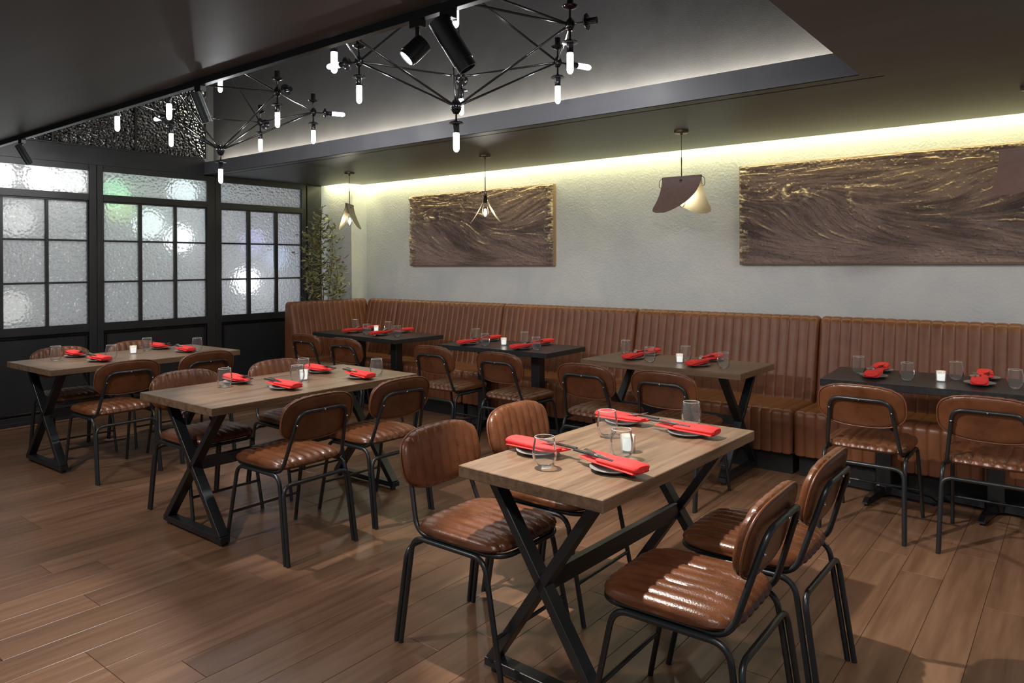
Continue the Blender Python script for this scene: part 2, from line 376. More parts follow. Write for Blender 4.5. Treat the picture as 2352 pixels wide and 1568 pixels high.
# ================================================================== CHAIRS
def cushion(w_, d_, ht, hb, nexp, nch, groove, crown, axis=0, nu=None, nv=26, flat_bottom=True):
    """puffed cushion in the xy plane, channels across axis 0 or 1"""
    nu = nu or nch*7
    def se(a, b_):
        mx = max(abs(a), abs(b_))
        if mx < 1e-9: return 0., 0.
        s_ = mx/((abs(a)/1)**nexp+(abs(b_)/1)**nexp)**(1/nexp); return a*s_, b_*s_
    top = []; bot = []
    for i in range(nu+1):
        rt = []; rb = []
        for j in range(nv+1):
            a = -1+2*i/nu; b_ = -1+2*j/nv
            b_ = math.copysign(1-(1-abs(b_))**1.5, b_)
            a2 = math.copysign(1-(1-abs(a))**1.15, a); X, Y = se(a2, b_); r_ = (abs(X)**nexp+abs(Y)**nexp)**(1/nexp)
            k = max(0, 1-r_**7)**.5; ph = ((X+1)/2*nch) % 1; g = groove*(1-abs(sin(pi*ph))**.45)
            z = ht*k+crown*(1-r_*r_)-g*(.35+.65*k)
            p = (X*(1-.25*g/.02*.0), Y); sh = 1-(g*(1-k))/max(w_, d_)*1.6
            rt.append((X*w_/2*sh, Y*d_/2*sh, z)); rb.append((X*w_/2*sh, Y*d_/2*sh, -hb*max(0, 1-r_**12)**.5))
        top.append(rt); bot.append(rb)
    m_ = MB(); m_.grid(top); m_.grid(bot, flip=True)
    if axis == 1:
        m_.v = [(y, -x, z) for x, y, z in m_.v]
    return m_
CH_PARTS = []
def chair_parts():
    P = []
    # seat: channels run front to back (local x = forward)
    s_ = cushion(.445, .455, .036, .020, 4.6, 9, .013, .006, axis=1); s_.v = [(x+.300, y, z+.468) for x, y, z in s_.v]
    P.append(('seat', s_, 'brown_leather', True, 60))
    # backrest
    W_, H_, tilt = .455, .245, radians(13)
    c = cushion(W_, H_, .028, .020, 2.9, 9, .011, .005, axis=0)
    M = Matrix.Translation((.052, 0, .715)) @ Matrix(((sin(tilt)*0+0, -sin(tilt), cos(tilt)), (-1, 0, 0), (0, cos(tilt), sin(tilt)))).to_4x4()
    c.v = [tuple(M @ Vector((x, y, z-.02*(1-(2*x/W_)**2)*.6))) for x, y, z in c.v]
    P.append(('backrest', c, 'brown_leather', True, 60))
    pip = []
    for k in range(64):
        t = 2*pi*k/64; n_ = 2.9; ct, st = cos(t), sin(t)
        X = math.copysign(abs(ct)**(2/n_), ct)*W_/2*.985; Y = math.copysign(abs(st)**(2/n_), st)*H_/2*.985
        pip.append(M @ Vector((X, Y, -.012-.02*(1-(2*X/W_)**2)*.6)))
    P.append(('piping', MB().tube(pip, .0042, 6, closed=True), 'piping_leather', True, None, 'backrest'))
    # continuous loop: backrest hoop bending into the seat hoop
    hoop = [(-.004, -.148, .752), (.088, -.188, .462), (.105, -.190, .443), (.505, -.190, .443), (.505, .190, .443), (.105, .190, .443), (.088, .188, .462), (-.004, .148, .752)]
    path = [(-.004, 0, .752), (-.004, -.150, .752), (.092, -.190, .443), (.520, -.190, .443), (.520, .190, .443), (.092, .190, .443), (-.004, .150, .752)]
    P.append(('back_frame', MB().tube(fillet(path, [.0, .055, .06, .09, .09, .06, .055], 7, closed=True), .0102, 8, closed=True), 'black_metal', True, None))
    for s in (-1, 1):
        path = [(.024, .2165*s, 0), (.088, .207*s, .432), (.455, .207*s, .432), (.545, .2200*s, 0)]
        P.append(('leg_frame', MB().tube(fillet(path, .055, 7), .0105, 8), 'black_metal', True, 50))
    path = [(0, -.2165, 0), (.056, -.207, .385), (.056, .207, .385), (0, .2165, 0)]
    P.append(('rear_frame', MB().tube(fillet(path, .055, 7), .0105, 8), 'black_metal', True, 50))
    P.append(('stretcher', MB().tube([(.5125, -.2155, .168), (.5125, .2155, .168)], .0075, 8), 'black_metal', True, 50))
    for (y, z) in ((-.158, .690), (.158, .690), (0, .752)):
        P.append(('screw_head', MB().lathe([(.0, -.006), (.005, -.004), (.006, 0)], 8, Matrix.Translation((-.004+(.752-z)*.31-.011, y, z)) @ Matrix.Rotation(pi/2, 4, 'Y')), 'steel', True, None))
    out = []
    for p in P:
        me = bpy.data.meshes.new(p[0]); me.from_pydata(p[1].v, [], p[1].f); me.materials.append(MATS[p[2]])
        me.polygons.foreach_set('use_smooth', [True]*len(me.polygons))
        if p[4]: me.set_sharp_from_angle(angle=radians(p[4]))
        out.append((p[0], me, p[5] if len(p) > 5 else None))
    return out
CH = chair_parts()
def chair(x, y, face, label, group):
    """x,y = middle of the rear feet, face = heading in degrees"""
    t = thing('dining_chair', label, 'chair', (x, y, 0), radians(face), group); last = {}
    for nm, me, par in CH:
        o = inst(nm, me, last[par] if par else t); last[nm] = o
    return t
G_A, G_B = 'chairs around the wooden tables on the open floor', 'chairs facing the banquette'
pre = 'brown leather chair, '
for (x, y, a, lab, g) in (
    (-2.160, 2.190, 0.0, 'left side of the nearest wooden table, chair closer to the camera', G_A),
    (-2.174, 2.735, 0.5, 'left side of the nearest wooden table, chair closer to the banquette', G_A),
    (-.700, 2.165, 181, 'right side of the nearest wooden table, biggest chair in front', G_A),
    (-.685, 2.705, 180, 'right side of the nearest wooden table, chair further back', G_A),
    (-4.530, 2.320, 0, 'left side of the middle wooden table, chair closer to the camera', G_A),
    (-4.520, 2.985, -2, 'left side of the middle wooden table, chair closer to the banquette', G_A),
    (-3.105, 2.335, 181, 'right side of the middle wooden table, chair closer to the camera', G_A),
    (-3.145, 2.950, 178, 'right side of the middle wooden table, chair closer to the banquette', G_A),
    (-6.670, 2.370, 0, 'window side of the far left wooden table, chair closer to the camera', G_A),
    (-6.660, 2.960, 0, 'window side of the far left wooden table, mostly hidden by the tabletop', G_A),
    (-5.285, 2.330, 181, 'aisle side of the far left wooden table, chair closer to the camera', G_A),
    (-5.350, 2.955, 181, 'aisle side of the far left wooden table, chair closer to the banquette', G_A),
    (-5.960, 4.245, 90, 'leftmost of the row at the black corner table', G_B),
    (-5.315, 4.205, 91, 'second from left of the row, at the black corner table', G_B),
    (-4.225, 4.240, 90, 'left one at the pair of black tables', G_B),
    (-3.505, 4.220, 90, 'right one at the pair of black tables', G_B),
    (-2.635, 4.075, 90, 'left one at the wooden table along the banquette', G_B),
    (-2.065, 4.080, 90, 'right one at the wooden table along the banquette', G_B),
    (-.975, 4.280, 90, 'left one at the black table on the right', G_B),
    (-.385, 4.275, 90, 'at the black table on the right, cut by the picture edge', G_B)):
    chair(x, y, a, pre+lab, g)

# ================================================================== TABLES
ZT = .765; TH = .043
def xtable(cx, cy, w_, l_, rotdeg, foot, label, ins=.12):
    """w_ across, l_ along local x"""
    t = thing('dining_table', label, 'table', (cx, cy, 0), radians(rotdeg), 'wooden tables on crossed steel legs')
    MB().box(-l_/2, l_/2, -w_/2, w_/2, ZT-TH, ZT, .0025).build('tabletop', 'table_wood', t)
    zb = ZT-TH; zf = .052; hw = foot/2-.03
    for s in (-1, 1):
        X = s*(l_/2-ins)
        for q in (-1, 1):
            a = Vector((X, -q*hw, zf)); b_ = Vector((X, q*hw, zb)); d = b_-a; ln = d.length; ang = math.atan2(d.z, d.y)
            M = Matrix.Translation(a) @ Matrix.Rotation(ang, 4, 'X')
            mb = MB().box(-.0275, .0275, -.010, ln+.004, -.019, .019, .002, M)
            mb.v = [(vx, vy, min(vz, zb)) for vx, vy, vz in mb.v]
            mb.build('crossed_leg', 'black_metal', t)
        MB().box(X-.0275, X+.0275, -foot/2, foot/2, .020, .052, .002).build('foot_bar', 'black_metal', t)
        MB().box(X-.04, X+.04, -foot/2+.02, foot/2-.02, zb-.006, zb).build('mounting_plate', 'black_metal', t)
        for q in (-1, 1): MB().lathe([(.016, 0), (.018, .004), (.018, .020)], 12, Matrix.Translation((X, q*(foot/2-.035), 0))).build('foot_pad', 'black_metal', t)
    zc = (zf+zb)/2
    MB().box(-l_/2+ins+.0275, l_/2-ins-.0275, -.016, .016, zc-.032, zc+.032, .002).build('stretcher', 'black_metal', t)
    return t
xtable(-1.471, 2.547, .626, 1.210, 88.3, .52, 'light brown wooden table nearest the camera, on black crossed legs', .105)
xtable(-3.907, 2.679, .782, 1.466, 90.3, .62, 'wooden table in the middle, left of the nearest one, black crossed legs')
xtable(-6.115, 2.697, .800, 1.480, 91.6, .62, 'wooden table at far left beside the frosted windows')
xtable(-2.416, 5.003, .632, 1.266, -1.0, .60, 'wooden table with crossed legs standing along the leather banquette', .14)
def ped_base(t, x, y, rot):
    g = MB()
    for k in range(4):
        M = Matrix.Translation((x, y, 0)) @ Matrix.Rotation(rot+k*pi/2, 4, 'Z')
        vs = []
        for (X, hw, z0, z1) in ((.03, .034, .022, .075), (.10, .028, .022, .062), (.27, .022, .018, .050), (.315, .019, .014, .026)):
            vs += [(X, -hw, z0), (X, hw, z0), (X, hw*.75, z1), (X, -hw*.75, z1)]
        fs = []
        for i in range(3):
            o = i*4
            for k2 in range(4): fs.append((o+k2, o+(k2+1) % 4, o+4+(k2+1) % 4, o+4+k2))
        fs += [(3, 2, 1, 0), (12, 13, 14, 15)]
        g.add(vs, [f[::-1] for f in fs], M)
        g.lathe([(.012, 0), (.013, .003), (.009, .004), (.009, .022)], 10, M @ Matrix.Translation((.285, 0, 0)))
    g.lathe([(.06, .02), (.062, .07), (.055, .085)], 20, Matrix.Translation((x, y, 0)))
    g.build('pedestal_base', 'black_gloss', t)
    MB().box(-.044, .044, -.044, .044, .08, ZT-TH, .004, Matrix.Translation((x, y, 0))).build('column', 'black_metal', t)
    MB().box(-.16, .16, -.16, .16, ZT-TH-.008, ZT-TH, 0, Matrix.Translation((x, y, 0))).build('mounting_plate', 'black_metal', t)
def btable(cx, cy, w_, d_, rot, cols, label, brot=-12):
    t = thing('pedestal_table', label, 'table', (cx, cy, 0), radians(rot), 'black pedestal tables along the banquette')
    MB().box(-w_/2, w_/2, -d_/2, d_/2, ZT-TH, ZT, .003).build('tabletop', 'black_tabletop', t)
    for c in cols: ped_base(t, c, 0, radians(brot))
btable(-5.935, 5.150, 1.375, .655, -2.0, (-.27, .33), 'black pedestal table in the banquette corner, furthest left')
btable(-4.372, 5.093, .602, .615, 1.5, (.0,), 'black pedestal table, left of the two pushed together', 25)
btable(-3.766, 5.109, .602, .615, 1.5, (.0,), 'black pedestal table, right of the two pushed together', 25)
btable(-.735, 5.160, 1.215, .655, 3.5, (-.29, .31), 'black pedestal table at the right edge, two columns')

# ================================================================== BANQUETTE
def banquette(name, label, length, loc, rot, nch, seat=(0, None), back=(0, None), seat_d=.52, ends=(0, 0)):
    """local x along the bench, bench faces -y, wall at +y; y=0 is the seat's front face"""
    t = thing(name, label, 'banquette', loc, rot, 'banquette sections along the plaster wall')
    def ribbed(prof, x0, x1, n, depth, nm, capz=None):
        P = [Vector((0, a, b_)) for a, b_ in prof]; nrm = []
        for i in range(len(P)):
            d = (P[min(i+1, len(P)-1)]-P[max(i-1, 0)]); nrm.append(Vector((0, -d.z, d.y)).normalized())
        nu = n*10; rows = []
        for i in range(nu+1):
            u = i/nu; x_ = x0+(x1-x0)*u; ph = (u*n) % 1; g = depth*(1-abs(sin(pi*ph))**.32)
            e_ = min(u, 1-u)*(x1-x0); edge = .022*max(0, 1-e_/.03)**2
            rows.append([tuple(P[k]+nrm[k]*(-(g+edge))+Vector((x_, 0, 0))) for k in range(len(P))])
        mb = MB().grid(rows)
        npf = len(prof)
        mb.f += [tuple(range(npf)), tuple(range(nu*npf, (nu+1)*npf))[::-1]]
        return mb.build(nm, 'banquette_leather', t, smooth=True, auto=55)
    s0, s1 = seat[0], seat[1] if seat[1] is not None else length
    b0, b1 = back[0], back[1] if back[1] is not None else length
    def prof_round(pts, r): return [(p.y, p.z) for p in fillet([(0, a, b_) for a, b_ in pts], r, 6)]
    def dens(pr, st=.08):
        o = [pr[0]]
        for a, b_ in zip(pr[:-1], pr[1:]):
            n = max(1, int(math.hypot(b_[0]-a[0], b_[1]-a[1])/st))
            o += [(a[0]+(b_[0]-a[0])*k/n, a[1]+(b_[1]-a[1])*k/n) for k in range(1, n+1)]
        return o
    ns = max(3, round(nch*(s1-s0)/length)); nb = max(3, round(nch*(b1-b0)/length))
    ribbed(dens(prof_round([(.03, .150), (.0, .150), (-.004, .300), (.0, .466), (seat_d+.04, .452)], [0, .01, .1, .045, 0])), s0, s1, ns, .008, 'seat')
    ribbed(dens(prof_round([(seat_d-.03, .430), (seat_d-.005, .455), (.650, 1.085), (.775, 1.085), (.785, .9), (.785, .2)], [0, .02, .07, .05, .03, 0])), b0, b1, nb, .008, 'backrest')
    MB().box(s0+.02, s1-.02, .07, .70, 0, .150).build('plinth', 'plinth', t)
    MB().box(s0+.03, s1-.03, .05, seat_d, .15, .42).build('seat_box', 'plinth', t)
    return t
BY = 5.188
banquette('banquette', 'short ribbed leather banquette section turning into the room corner', .60, (-6.945, BY, 0), 0, 8, seat=(.02, .60), back=(.055, .60))
banquette('banquette', 'ribbed leather banquette section behind the black corner table', 1.585, (-6.340, BY, 0), 0, 21)
banquette('banquette', 'ribbed leather banquette section behind the pair of black tables', 1.555, (-4.750, BY, 0), 0, 21)
banquette('banquette', 'ribbed leather banquette section behind the wooden table by the wall', 1.575, (-3.190, BY, 0), 0, 21)
banquette('banquette', 'ribbed leather banquette section at the right edge of the picture', 1.575, (-1.610, BY, 0), 0, 21)
# arm along the window side: faces +x
arm = banquette('banquette', 'ribbed leather banquette arm with smooth end panel beside the windows', 1.10, (-6.275, 4.775, 0), pi/2, 15, seat=(.0, .40), back=(.0, 1.10))

# ================================================================== TABLE SETTINGS
def lathe_mesh(name, prof, n, mat, cap=False):
    b_ = MB().lathe(prof, n, cap=cap); me = bpy.data.meshes.new(name); me.from_pydata(b_.v, [], b_.f); me.materials.append(MATS[mat])
    me.polygons.foreach_set('use_smooth', [True]*len(me.polygons)); return me
def mesh_of(name, b_, mat, smooth=True, auto=None):
    me = bpy.data.meshes.new(name); me.from_pydata(b_.v, [], b_.f); me.materials.append(MATS[mat])
    if smooth: me.polygons.foreach_set('use_smooth', [True]*len(me.polygons))
    if auto: me.set_sharp_from_angle(angle=radians(auto))
    return me
GLASS = lathe_mesh('wine_tumbler', [(0, .006), (.024, .006), (.034, .016), (.0415, .035), (.0432, .052), (.0415, .075), (.0372, .098), (.0345, .112), (.0352, .1135), (.0362, .112), (.0388, .098), (.0430, .075), (.0447, .052), (.0430, .034), (.0355, .013), (.026, .0012), (.022, .0), (0, .001)], 28, 'tumbler_glass')
GLASS.materials.append(MATS['rim_highlight_glass'])
for p_ in GLASS.polygons:
    if p_.center.z > .1105 or p_.center.z < .0025: p_.material_index = 1
PLATE = lathe_mesh('side_plate', [(0, .006), (.050, .006), (.060, .0085), (.080, .0152), (.083, .0160), (.0835, .0148), (.080, .0125), (.062, .005), (.052, .003), (.050, 0), (0, 0.0005)], 36, 'grey_stoneware')
def napkin_mesh():
    b_ = MB()
    def loft(secs, n=20):
        rows = []
        for (x_, w_, t_, z_, sk) in secs:
            row = []
            for k in range(n+1):
                a = 2*pi*k/n; c, s = cos(a), sin(a)
                row.append((x_+sk*c, math.copysign(abs(c)**.8, c)*w_/2, z_+math.copysign(abs(s)**.75, s)*t_/2))
            rows.append(row)
        b_.grid(rows)
        for row, fl in ((rows[0], False), (rows[-1], True)):
            o = len(b_.v); b_.v += row[:-1]; f = tuple(range(o, o+n)); b_.f.append(f[::-1] if fl else f)
    # under layer
    loft([(-.100, .074, .008, .022, 0), (-.075, .078, .010, .024, 0), (-.02, .080, .011, .0255, 0), (.04, .076, .011, .0265, .004), (.085, .068, .010, .030, .008), (.098, .060, .006, .031, .010)])
    # rolled upper pocket
    loft([(-.108, .052, .020, .034, 0), (-.104, .066, .026, .035, 0), (-.06, .074, .026, .036, 0), (-.01, .076, .023, .036, 0), (.018, .075, .020, .036, .010), (.024, .072, .016, .0355, .012)])
    # second fold beside the opening
    loft([(.0, .030, .012, .036, 0), (.05, .034, .014, .037, 0), (.092, .030, .012, .039, .004), (.097, .024, .008, .039, .004)])
    # push that fold to one side
    n0 = 4*21+20+20; vs = b_.v; k0 = len(vs)-(4*21+40)
    b_.v = vs[:k0]+[(x_, y_-.020, z_) for x_, y_, z_ in vs[k0:]]
    b_.v = [(x_*1.28, y_*1.20, .0185+(z_-.0185)*1.08) for x_, y_, z_ in b_.v]
    return mesh_of('folded_napkin', b_, 'red_napkin', auto=50)
NAPKIN = napkin_mesh()
def fork_mesh():
    b_ = MB(); b_.box(-.065, .020, -.0035, .0035, 0, .002, .0006)
    b_.box(.018, .050, -.011, .011, .0005, .0022, .0006)
    for k in range(4): b_.box(.048, .094, -.011+k*.0063, -.0078+k*.0063, .0008, .0022)
    b_.v = [(x_, y_, z_+.010*max(0, (x_-.02)/.07)**1.6) for x_, y_, z_ in b_.v]
    return mesh_of('fork', b_, 'steel', False)
FORK = fork_mesh()
CHOP = mesh_of('chopstick', MB().box(-.05, .155, -.0034, .0034, 0, .0066, .001), 'chopstick_black', False)
VGLASS = lathe_mesh('glass_cup', [(0, .008), (.024, .008), (.0262, .012), (.0262, .066), (.0285, .067), (.0290, .064), (.0285, .002), (.026, 0), (0, 0)], 24, 'votive_glass')
VCAND = lathe_mesh('candle', [(0, .009), (.0205, .009), (.021, .043), (.018, .046), (0, .046)], 20, 'candle_glow')
SET = {
 'T1': dict(g=[(-1.53, 2.114), (-1.592, 2.653), (-1.369, 2.385), (-1.39, 3.044)], p=[(-1.671, 2.263), (-1.667, 2.922), (-1.318, 2.235), (-1.34, 2.895)], v=(-1.402, 2.490)),
 'T2': dict(g=[(-4.063, 2.338), (-4.072, 2.904), (-3.833, 2.689), (-3.667, 3.184)], p=[(-4.15, 2.472), (-4.101, 3.051), (-3.736, 2.527), (-3.685, 3.057)], v=(-3.901, 2.785)),
 'T3': dict(g=[(-6.256, 2.198), (-6.312, 2.921), (-5.985, 2.494), (-5.96, 3.18)], p=[(-6.390, 2.391), (-6.390, 3.073), (-5.950, 2.391), (-6.000, 3.095)], v=(-6.22, 2.765)),
 'T4': dict(g=[(-6.50, 5.335), (-5.936, 5.322), (-5.877, 4.97), (-5.479, 5.036)], p=[(-6.328, 5.380), (-5.781, 5.375), (-6.207, 5.066), (-5.743, 5.046)], v=(-6.076, 5.274)),
 'T5': dict(g=[(-4.595, 5.235), (-4.017, 5.247), (-4.205, 4.912), (-3.659, 4.94)], p=[(-4.470, 5.300), (-3.864, 5.320), (-4.429, 4.945), (-3.812, 4.945)], v=(-4.121, 5.074)),
 'T6': dict(g=[(-2.923, 5.162), (-2.355, 5.061), (-2.537, 4.836), (-1.98, 4.862)], p=[(-2.748, 5.210), (-2.202, 5.200), (-2.728, 4.939), (-2.173, 4.879)], v=(-2.349, 4.946)),
 'T7': dict(g=[(-1.183, 5.182), (-0.638, 5.254), (-0.871, 5.037), (-0.323, 5.078)], p=[(-1.09, 5.365), (-0.5, 5.400), (-1.066, 5.065), (-0.501, 5.130)], v=(-0.700, 5.113))}
TN = {'T1': 'nearest wooden table', 'T2': 'middle wooden table', 'T3': 'far left wooden table', 'T4': 'black corner table', 'T5': 'pair of black tables', 'T6': 'wooden table by the banquette', 'T7': 'black table on the right'}
SEATS = {True: ('left seat near the camera', 'left seat at the far end', 'right seat near the camera', 'right seat at the far end'),
         False: ('banquette side, left seat', 'banquette side, right seat', 'chair side, left seat', 'chair side, right seat')}
for t, d in SET.items():
    side = t in ('T1', 'T2', 'T3'); sn = SEATS[side]
    for i in range(4):
        where = '%s of the %s' % (sn[i], TN[t]); gx, gy = d['g'][i]; px, py = d['p'][i]
        o = inst('wine_tumbler', GLASS, None, (gx, gy, ZT), random.random()); tag(o, 'empty clear stemless glass, '+where, 'glass', 'stemless glasses on the tables')
        o = inst('side_plate', PLATE, None, (px, py, ZT)); tag(o, 'small grey plate, '+where, 'plate', 'plates on the tables')
        ang = (0 if i < 2 else pi) if side else (-pi/2 if i < 2 else pi/2)
        ang += radians(random.uniform(-7, 7)) + (radians(-6) if side else 0)
        if t == 'T7': ang += radians(10)
        M = Matrix.Translation((px, py, ZT-.0020)) @ Matrix.Rotation(ang, 4, 'Z')
        o = inst('folded_napkin', NAPKIN, None); o.matrix_world = M; tag(o, 'folded red napkin, '+where, 'napkin', 'red napkins on the plates')
        o = inst('fork', FORK, None); o.matrix_world = M @ Matrix.Translation((.022, .006, .0430)) @ Matrix.Rotation(radians(14), 4, 'Z') @ Matrix.Rotation(radians(-4), 4, 'Y'); tag(o, 'fork in red napkin, '+where, 'fork', 'forks in the napkins')
        for k in range(2 if side else 1):
            o = inst('chopstick', CHOP, None); o.matrix_world = M @ Matrix.Translation((.02 if side else -.02, .024+.0085*k, .0425)) @ Matrix.Rotation(radians(-3), 4, 'Z'); tag(o, ('inner' if k == 0 else 'outer')+' chopstick in napkin, '+where, 'chopstick', 'chopsticks in the napkins')
    vx, vy = d['v']; tv = thing('votive_candle', 'lit candle in a small clear glass cup on the '+TN[t], 'candle', (vx, vy, ZT), 0, 'votive candles on the tables')
    inst('glass_cup', VGLASS, tv); inst('candle', VCAND, tv)
    light('POINT', 'candle_light', (vx, vy, ZT+.055), .06, (1, .85, .6), radius=.012)

# ================================================================== PAINTINGS
def fbm2(shape, cells, seed, oct_=4, rough=.55):
    r_ = np.random.default_rng(seed); out = np.zeros(shape); a = 1; tot = 0
    H_, W_ = shape; v = np.linspace(0, 1, H_)[:, None]; u = np.linspace(0, 1, W_)[None, :]
    for k in range(oct_):
        out += a*vnoise(u*cells[0]*2**k+0*v, v*cells[1]*2**k+0*u, r_); tot += a; a *= rough
    return out/tot
def vnoise(x_, y_, r_):
    T = r_.random((64, 64)); xi = np.floor(x_).astype(int); yi = np.floor(y_).astype(int); fx = x_-xi; fy = y_-yi
    fx = fx*fx*(3-2*fx); fy = fy*fy*(3-2*fy); g = lambda a, b_: T[b_ % 64, a % 64]
    return (g(xi, yi)*(1-fx)+g(xi+1, yi)*fx)*(1-fy)+(g(xi, yi+1)*(1-fx)+g(xi+1, yi+1)*fx)*fy
def sstep(a, b_, x_):
    t = np.clip((x_-a)/(b_-a), 0, 1); return t*t*(3-2*t)
def painting(x0, z0, w_, h_, label, seed):
    t = thing('relief_painting', label, 'painting', (x0+w_/2, WY, z0), 0, 'relief paintings on the plaster wall')
    dep = .045
    MB().box(-w_/2, w_/2, -dep, -.001, 0, h_, .002).build('canvas', 'canvas_edge', t)
    NX, NZ = 420, 170; r_ = np.random.default_rng(seed)
    v = np.linspace(0, 1, NZ)[:, None]+np.zeros((1, NX)); u = np.linspace(0, 1, NX)[None, :]+np.zeros((NZ, 1))   # v downwards
    wob = fbm2((NZ, NX), (6, 4), seed+1)-.5; G = lambda uu, su, vv, sv: np.exp(-((u-uu)/su)**2-((v-vv)/sv)**2)
    th = 44*G(.24, .24, .58, .26)-30*G(.80, .25, .36, .22)+16*G(.78, .22, .74, .14)-70*G(.17, .06, .30, .09)+20*G(.5, .2, .5, .2)+38*wob
    th = np.radians(th); ex = np.cos(th); ez = np.sin(th)
    def lic(nz, steps, st):
        acc = nz.copy(); jj, ii = np.mgrid[0:NZ, 0:NX].astype(float)
        for sg in (1, -1):
            x_, y_ = ii.copy(), jj.copy()
            for _ in range(steps):
                a_ = np.clip(y_.astype(int), 0, NZ-1), np.clip(x_.astype(int), 0, NX-1)
                x_ = np.clip(x_+sg*st*ex[a_], 0, NX-1); y_ = np.clip(y_+sg*st*ez[a_], 0, NZ-1); acc += nz[y_.astype(int), x_.astype(int)]
        acc -= acc.mean(); return acc/acc.std()
    l1 = lic(fbm2((NZ, NX), (60, 60), seed+3, 2), 16, 1.3); l2 = lic(r_.random((NZ, NX)), 9, 1.2); n3 = .5+.2*lic(fbm2((NZ, NX), (14, 14), seed+4, 2), 26, 2)
    gate = sstep(.40, .62, fbm2((NZ, NX), (7, 5), seed+7)); gate = np.clip(gate+.8*G(.25, .22, .5, .2), 0, 1)
    rid = np.clip(l1-.35, 0, 2.2)*.42*(.3+.7*gate)+np.clip(l2, -1, 2)*.13
    fine = fbm2((NZ, NX), (85, 38), seed+2, 3)
    crest = G(.19, .12, .31, .09)+.9*np.exp(-(((u-.395-.05*v)/.016)**2+((v-.38)/.18)**2))+.8*np.exp(-((u-.0)/.045)**2)+.8*np.exp(-((u-1)/.045)**2)*(v < .8)
    crest = np.clip(crest, 0, 1)
    clump = np.clip(fbm2((NZ, NX), (62, 30), seed+5, 3)-.40, 0, 1)*4.0*crest
    band = .75+.25*sstep(.05, .35, v)-.60*sstep(.68, .92, v)*(1-.5*sstep(.6, .9, u))
    fleck = (fbm2((NZ, NX), (130, 64), seed+9, 2) > .74).astype(float)
    hgt = rid*band+fine*.40+clump*.8+fleck*.3
    rows = []; ins = .004
    for j in range(NZ):
        z_ = h_-ins-(h_-2*ins)*j/(NZ-1)
        rows.append([(-w_/2+ins+(w_-2*ins)*i/(NX-1), -dep-.001-.027*hgt[j, i]*min(1, min(i, NX-1-i, j, NZ-1-j)/2), z_) for i in range(NX)])
    ob = MB().grid(rows).build('paint_relief', 'impasto', t, smooth=True)
    me = ob.data; ca = me.color_attributes.new('paint', 'FLOAT_COLOR', 'POINT')
    warm = sstep(.62, .0, v+.10*np.sin(u*7)+.1*wob)
    purple = np.array([.280, .190, .155]); umber = np.array([.520, .355, .220]); gold = np.array([.70, .56, .36]); dark = np.array([.085, .056, .048])
    base = purple[None, None]*(1-warm[..., None])+umber[None, None]*warm[..., None]
    dk = (sstep(.45, .15, n3)*.6*sstep(.15, .5, v))[..., None]; base = base*(1-dk)+dark*dk
    edge = (np.exp(-(u/.05)**2)*.7+np.exp(-((1-u)/.06)**2)*.6)[..., None]*sstep(.1, .4, v)[..., None]; base = base*(1-edge*.7)+dark*edge*.7
    vl = np.clip(-.40*l1+.1, 0, .65)[..., None]*(1-.5*sstep(.7, .95, v))[..., None]; base = base*(1-vl)+dark*vl  # valleys between strokes darkened in the colour
    gl = (np.clip((hgt-.48)*1.7, 0, 1)*(.42+.38*warm+.4*crest))[..., None]; gl = np.clip(gl, 0, .9)
    colr = base*(1-gl)+gold*gl
    sheen = (sstep(.55, .85, n3)*.28*sstep(.40, .7, v))[..., None]; colr = colr*(1-sheen)+np.array([.36, .27, .23])*sheen  # sheen streaks mixed into the colour of the lower part
    rgba = np.concatenate([colr, np.ones((NZ, NX, 1))], 2).astype(np.float32).reshape(-1); ca.data.foreach_set('color', rgba)
    return t
painting(-6.445, 1.478, 2.130, .848, 'brown impasto relief painting of a wave, smaller looking one on the left', 11)
painting(-2.352, 1.482, 2.145, .850, 'brown impasto relief painting of a wave, cut by the right picture edge', 29)

